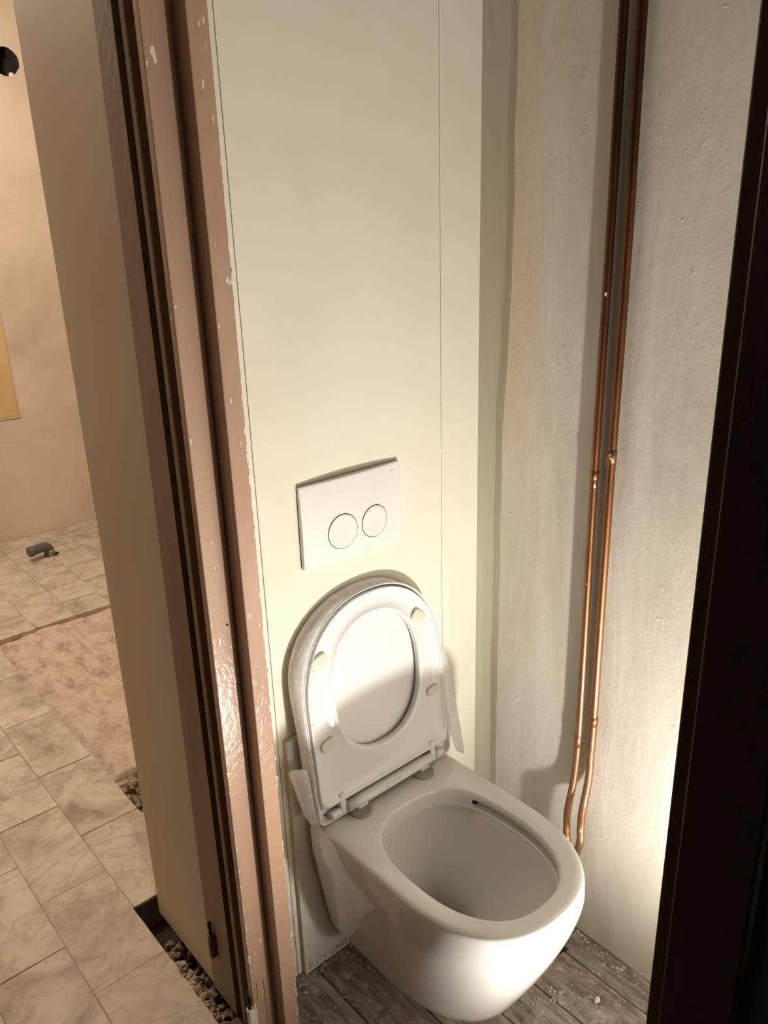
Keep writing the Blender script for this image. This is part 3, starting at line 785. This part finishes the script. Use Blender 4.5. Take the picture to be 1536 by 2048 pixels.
# ---- flush plate
fp = tag(empty('flush_plate', (0, 0, 1.043)), 'glossy white dual-flush plate with two round buttons on the cream panel', 'flush plate')
PW, PH = .123, .082
def fdepth(x, z): return .0075+.0060*(1-(x/PW)**2)+.0035*(1-((z+.03)/.112)**2)
def plate_mesh():
    nx, nz = 40, 28; vs = []; fs = []
    for j in range(nz+1):
        for i in range(nx+1):
            x = -PW+2*PW*i/nx; z = -PH+2*PH*j/nz
            vs.append((x, -fdepth(x, z), 1.043+z))
    W_ = nx+1
    for j in range(nz):
        for i in range(nx): fs.append((j*W_+i, j*W_+i+1, (j+1)*W_+i+1, (j+1)*W_+i))
    bd_ = [i for i in range(W_)]+[j*W_+nx for j in range(1, nz+1)]+[nz*W_+i for i in range(nx-1, -1, -1)]+[j*W_ for j in range(nz-1, 0, -1)]
    b0_ = len(vs)
    for k in bd_: x, y, z = vs[k]; vs.append((x, -.0022, z))
    n = len(bd_)
    for i in range(n): fs.append((bd_[i], bd_[(i+1) % n], b0_+(i+1) % n, b0_+i))
    return mesh_obj('plate', vs, fs, 'plate', fp, True, bevel=.0012)
pl = plate_mesh()
box('mounting_frame', (-.1205, .1205, -.0014, -.0002, 1.043-.0795, 1.043+.0795), 'gap', fp)
def button(x, z, r, style):
    def pt(rr, a, h): xx, zz = x+rr*math.cos(a), z+rr*math.sin(a); return (xx, -fdepth(xx, zz)-h, 1.043+zz)
    n = 56; A = [2*math.pi*i/n for i in range(n)]
    loft('button_gap', [[pt(r+.0011, a, -.0008) for a in A], [pt(r+.0010, a, .00025) for a in A], [pt(r-.0006, a, .00022) for a in A]], 'gap', fp)
    if style == 0: prof = [(r-.0003, -.0005), (r-.0004, .0008), (r-.0010, .0011), (r-.0050, .0011), (r-.0070, .0009), (r*.60, .0004), (r*.30, .0002), (r*.10, .00015)]
    else: prof = [(r-.0003, -.0005), (r-.0004, .0008), (r-.0010, .0011), (r-.0105, .0011), (r-.0120, .0007), (r*.45, .0004), (r*.25, .0002), (r*.10, .00015)]
    loft('button', [[pt(rr, a, h) for a in A] for rr, h in prof], 'plate', fp, False, True)
button(-.0325, -.0245, .0345, 0); button(.0470, -.0245, .0325, 1)
# small embossed maker's mark, top right
box('embossed_mark', (.082, .104, -fdepth(.093, .066)-.0003, -fdepth(.093, .066)+.001, 1.043+.0652, 1.043+.0664), 'plate', fp)
adopt(fp)

# ---- copper pipes on the right wall
def pipe(path, r, couplings, label):
    root = tag(empty('copper_pipe', path[-1]), label, 'pipe', 'copper pipes on the right wall')
    P = smooth_path(path, 10)
    loft('tube', tube_loops(P, r, 24), 'copper', root, True, True)
    for z, h, rr, x, y in couplings:
        prof = [(r*.98, 0), (rr, .0008), (rr, h-.0008), (r*.98, h)]
        loft('coupling', [[(x+a*math.cos(2*math.pi*i/24), y+a*math.sin(2*math.pi*i/24), z+q) for i in range(24)] for a, q in prof], 'copper', root)
    adopt(root); return root
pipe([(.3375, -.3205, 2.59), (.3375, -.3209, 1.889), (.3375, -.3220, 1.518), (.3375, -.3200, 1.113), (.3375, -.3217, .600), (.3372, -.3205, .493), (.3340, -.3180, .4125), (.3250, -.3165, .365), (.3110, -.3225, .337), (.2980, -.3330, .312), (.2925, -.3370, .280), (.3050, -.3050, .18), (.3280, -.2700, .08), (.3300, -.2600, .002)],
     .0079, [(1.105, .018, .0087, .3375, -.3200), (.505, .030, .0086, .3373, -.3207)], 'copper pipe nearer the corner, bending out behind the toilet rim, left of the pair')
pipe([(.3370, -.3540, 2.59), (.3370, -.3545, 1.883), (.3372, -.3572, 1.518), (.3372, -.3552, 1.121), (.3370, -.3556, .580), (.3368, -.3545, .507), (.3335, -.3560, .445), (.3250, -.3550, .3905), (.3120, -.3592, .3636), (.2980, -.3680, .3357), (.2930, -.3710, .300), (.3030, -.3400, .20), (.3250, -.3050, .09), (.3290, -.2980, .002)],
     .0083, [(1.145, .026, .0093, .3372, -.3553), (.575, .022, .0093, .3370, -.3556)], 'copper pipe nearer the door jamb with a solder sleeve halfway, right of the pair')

# ---- grey waste elbow standing out of the bathroom floor
el = tag(empty('waste_pipe_elbow', (.283, 2.86, 0)), 'dark grey plastic waste pipe elbow sticking out of the bathroom floor', 'pipe')
ex, ey = .276, 2.875; r = .0245
path = [Vector((ex, ey, z)) for z in (-.03, .0, .012, .024)]
d = Vector((-1, -.28, 0)).normalized(); R_ = .034
for i in range(1, 13):
    a = math.pi/2*i/12; path.append(Vector((ex, ey, .024))+d*(R_*(1-math.cos(a)))+Vector((0, 0, R_*math.sin(a))))
path += [path[-1]+d*.02, path[-1]+d*.045, path[-1]+d*.075]
loft('elbow', tube_loops(path, r, 28), 'pvc', el)
e1 = path[-1]
loft('socket_rim', tube_loops([e1-d*.022, e1-d*.021, e1, e1+d*.0005, e1, e1-d*.02], [r*.99, r*1.09, r*1.09, r*1.02, r*.93, r*.90], 28), 'pvc', el)
loft('socket_bore', tube_loops([e1-d*.030, e1-d*.029], [r*.92, r*.92], 28), 'gap', el, True, True)
loft('collar', tube_loops([Vector((ex, ey, z)) for z in (.002, .003, .020, .021)], [r, r*1.08, r*1.08, r], 28), 'pvc', el)
def wrap(name, a0, a1, z0, z1, rr, mat):
    rows = [[(ex+rr*math.cos(a0+(a1-a0)*i/8), ey+rr*math.sin(a0+(a1-a0)*i/8), z) for i in range(9)] for z in (z0, z1)]
    vs = rows[0]+rows[1]; fs = [(i, i+1, 10+i, 9+i) for i in range(8)]; return mesh_obj(name, vs, fs, mat, el, True)
aa = math.atan2(CAMPOS.y-ey, CAMPOS.x-ex)
s1 = wrap('sticker', aa+.0, aa+.95, .001, .036, r*1.105, 'sticker'); s2 = wrap('sticker_band', aa+.04, aa+.91, .029, .035, r*1.115, 'stickery'); s3 = wrap('sticker_print', aa+.10, aa+.85, .004, .027, r*1.115, 'stickerd')
bm = bmesh.new(); bmesh.ops.create_circle(bm, cap_ends=True, segments=24, radius=.034, matrix=Matrix.Translation((ex+.012, ey+.006, .0022)))
me = bpy.data.meshes.new('floor_cutout'); bm.to_mesh(me); bm.free(); me.materials.append(M['gap']); o = bpy.data.objects.new('floor_cutout', me); COL.objects.link(o); o.parent = el
adopt(el)

# ---- plaster lump and crumbs on the floorboards
tag(rough_lump('plaster_lump', (.226, -.484, .005), .0075, 'chip', None, 2, (1.1, .9, .75), 2), 'small white plaster lump lying on the reddish floorboard', 'plaster lump')
random.seed(5)
def crumbs(name, spots, mat):
    bm = bmesh.new()
    for i, (x, y, rr) in enumerate(spots):
        res = bmesh.ops.create_icosphere(bm, subdivisions=1, radius=rr)
        for v in res['verts']:
            q = v.co*(1+.6*mnoise.noise(v.co/rr*1.5+Vector((i*1.3, 0, 0)))); v.co = Vector((x+q.x*1.2, y+q.y, rr*.35+q.z*.6))
    me = bpy.data.meshes.new(name); bm.to_mesh(me); bm.free(); me.materials.append(M[mat])
    o = bpy.data.objects.new(name, me); COL.objects.link(o); return o
sp = []
def cs(lo, hi): return lo+(hi-lo)*random.random()**4
for i in range(520): sp.append((.347-abs(random.gauss(0, .016)), random.uniform(-.75, -.02), cs(.0006, .0036)))
for i in range(260): sp.append((random.uniform(-.27, .33), random.uniform(-.75, -.03), cs(.0005, .0026)))
for i in range(260): sp.append((random.uniform(-.27, .1), -.016-abs(random.gauss(0, .016)), cs(.0006, .0036)))
for i in range(150): sp.append((random.gauss(.175, .024), random.gauss(-.415, .022), cs(.0006, .0030)))
for i in range(70): sp.append((random.uniform(-.27, .0), random.uniform(-.42, -.03), .0008+.0022*random.random()**2))
tag(crumbs('plaster_crumbs', sp, 'crumb'), 'pale plaster crumbs and dust scattered along the floorboards', 'debris', kind='stuff')
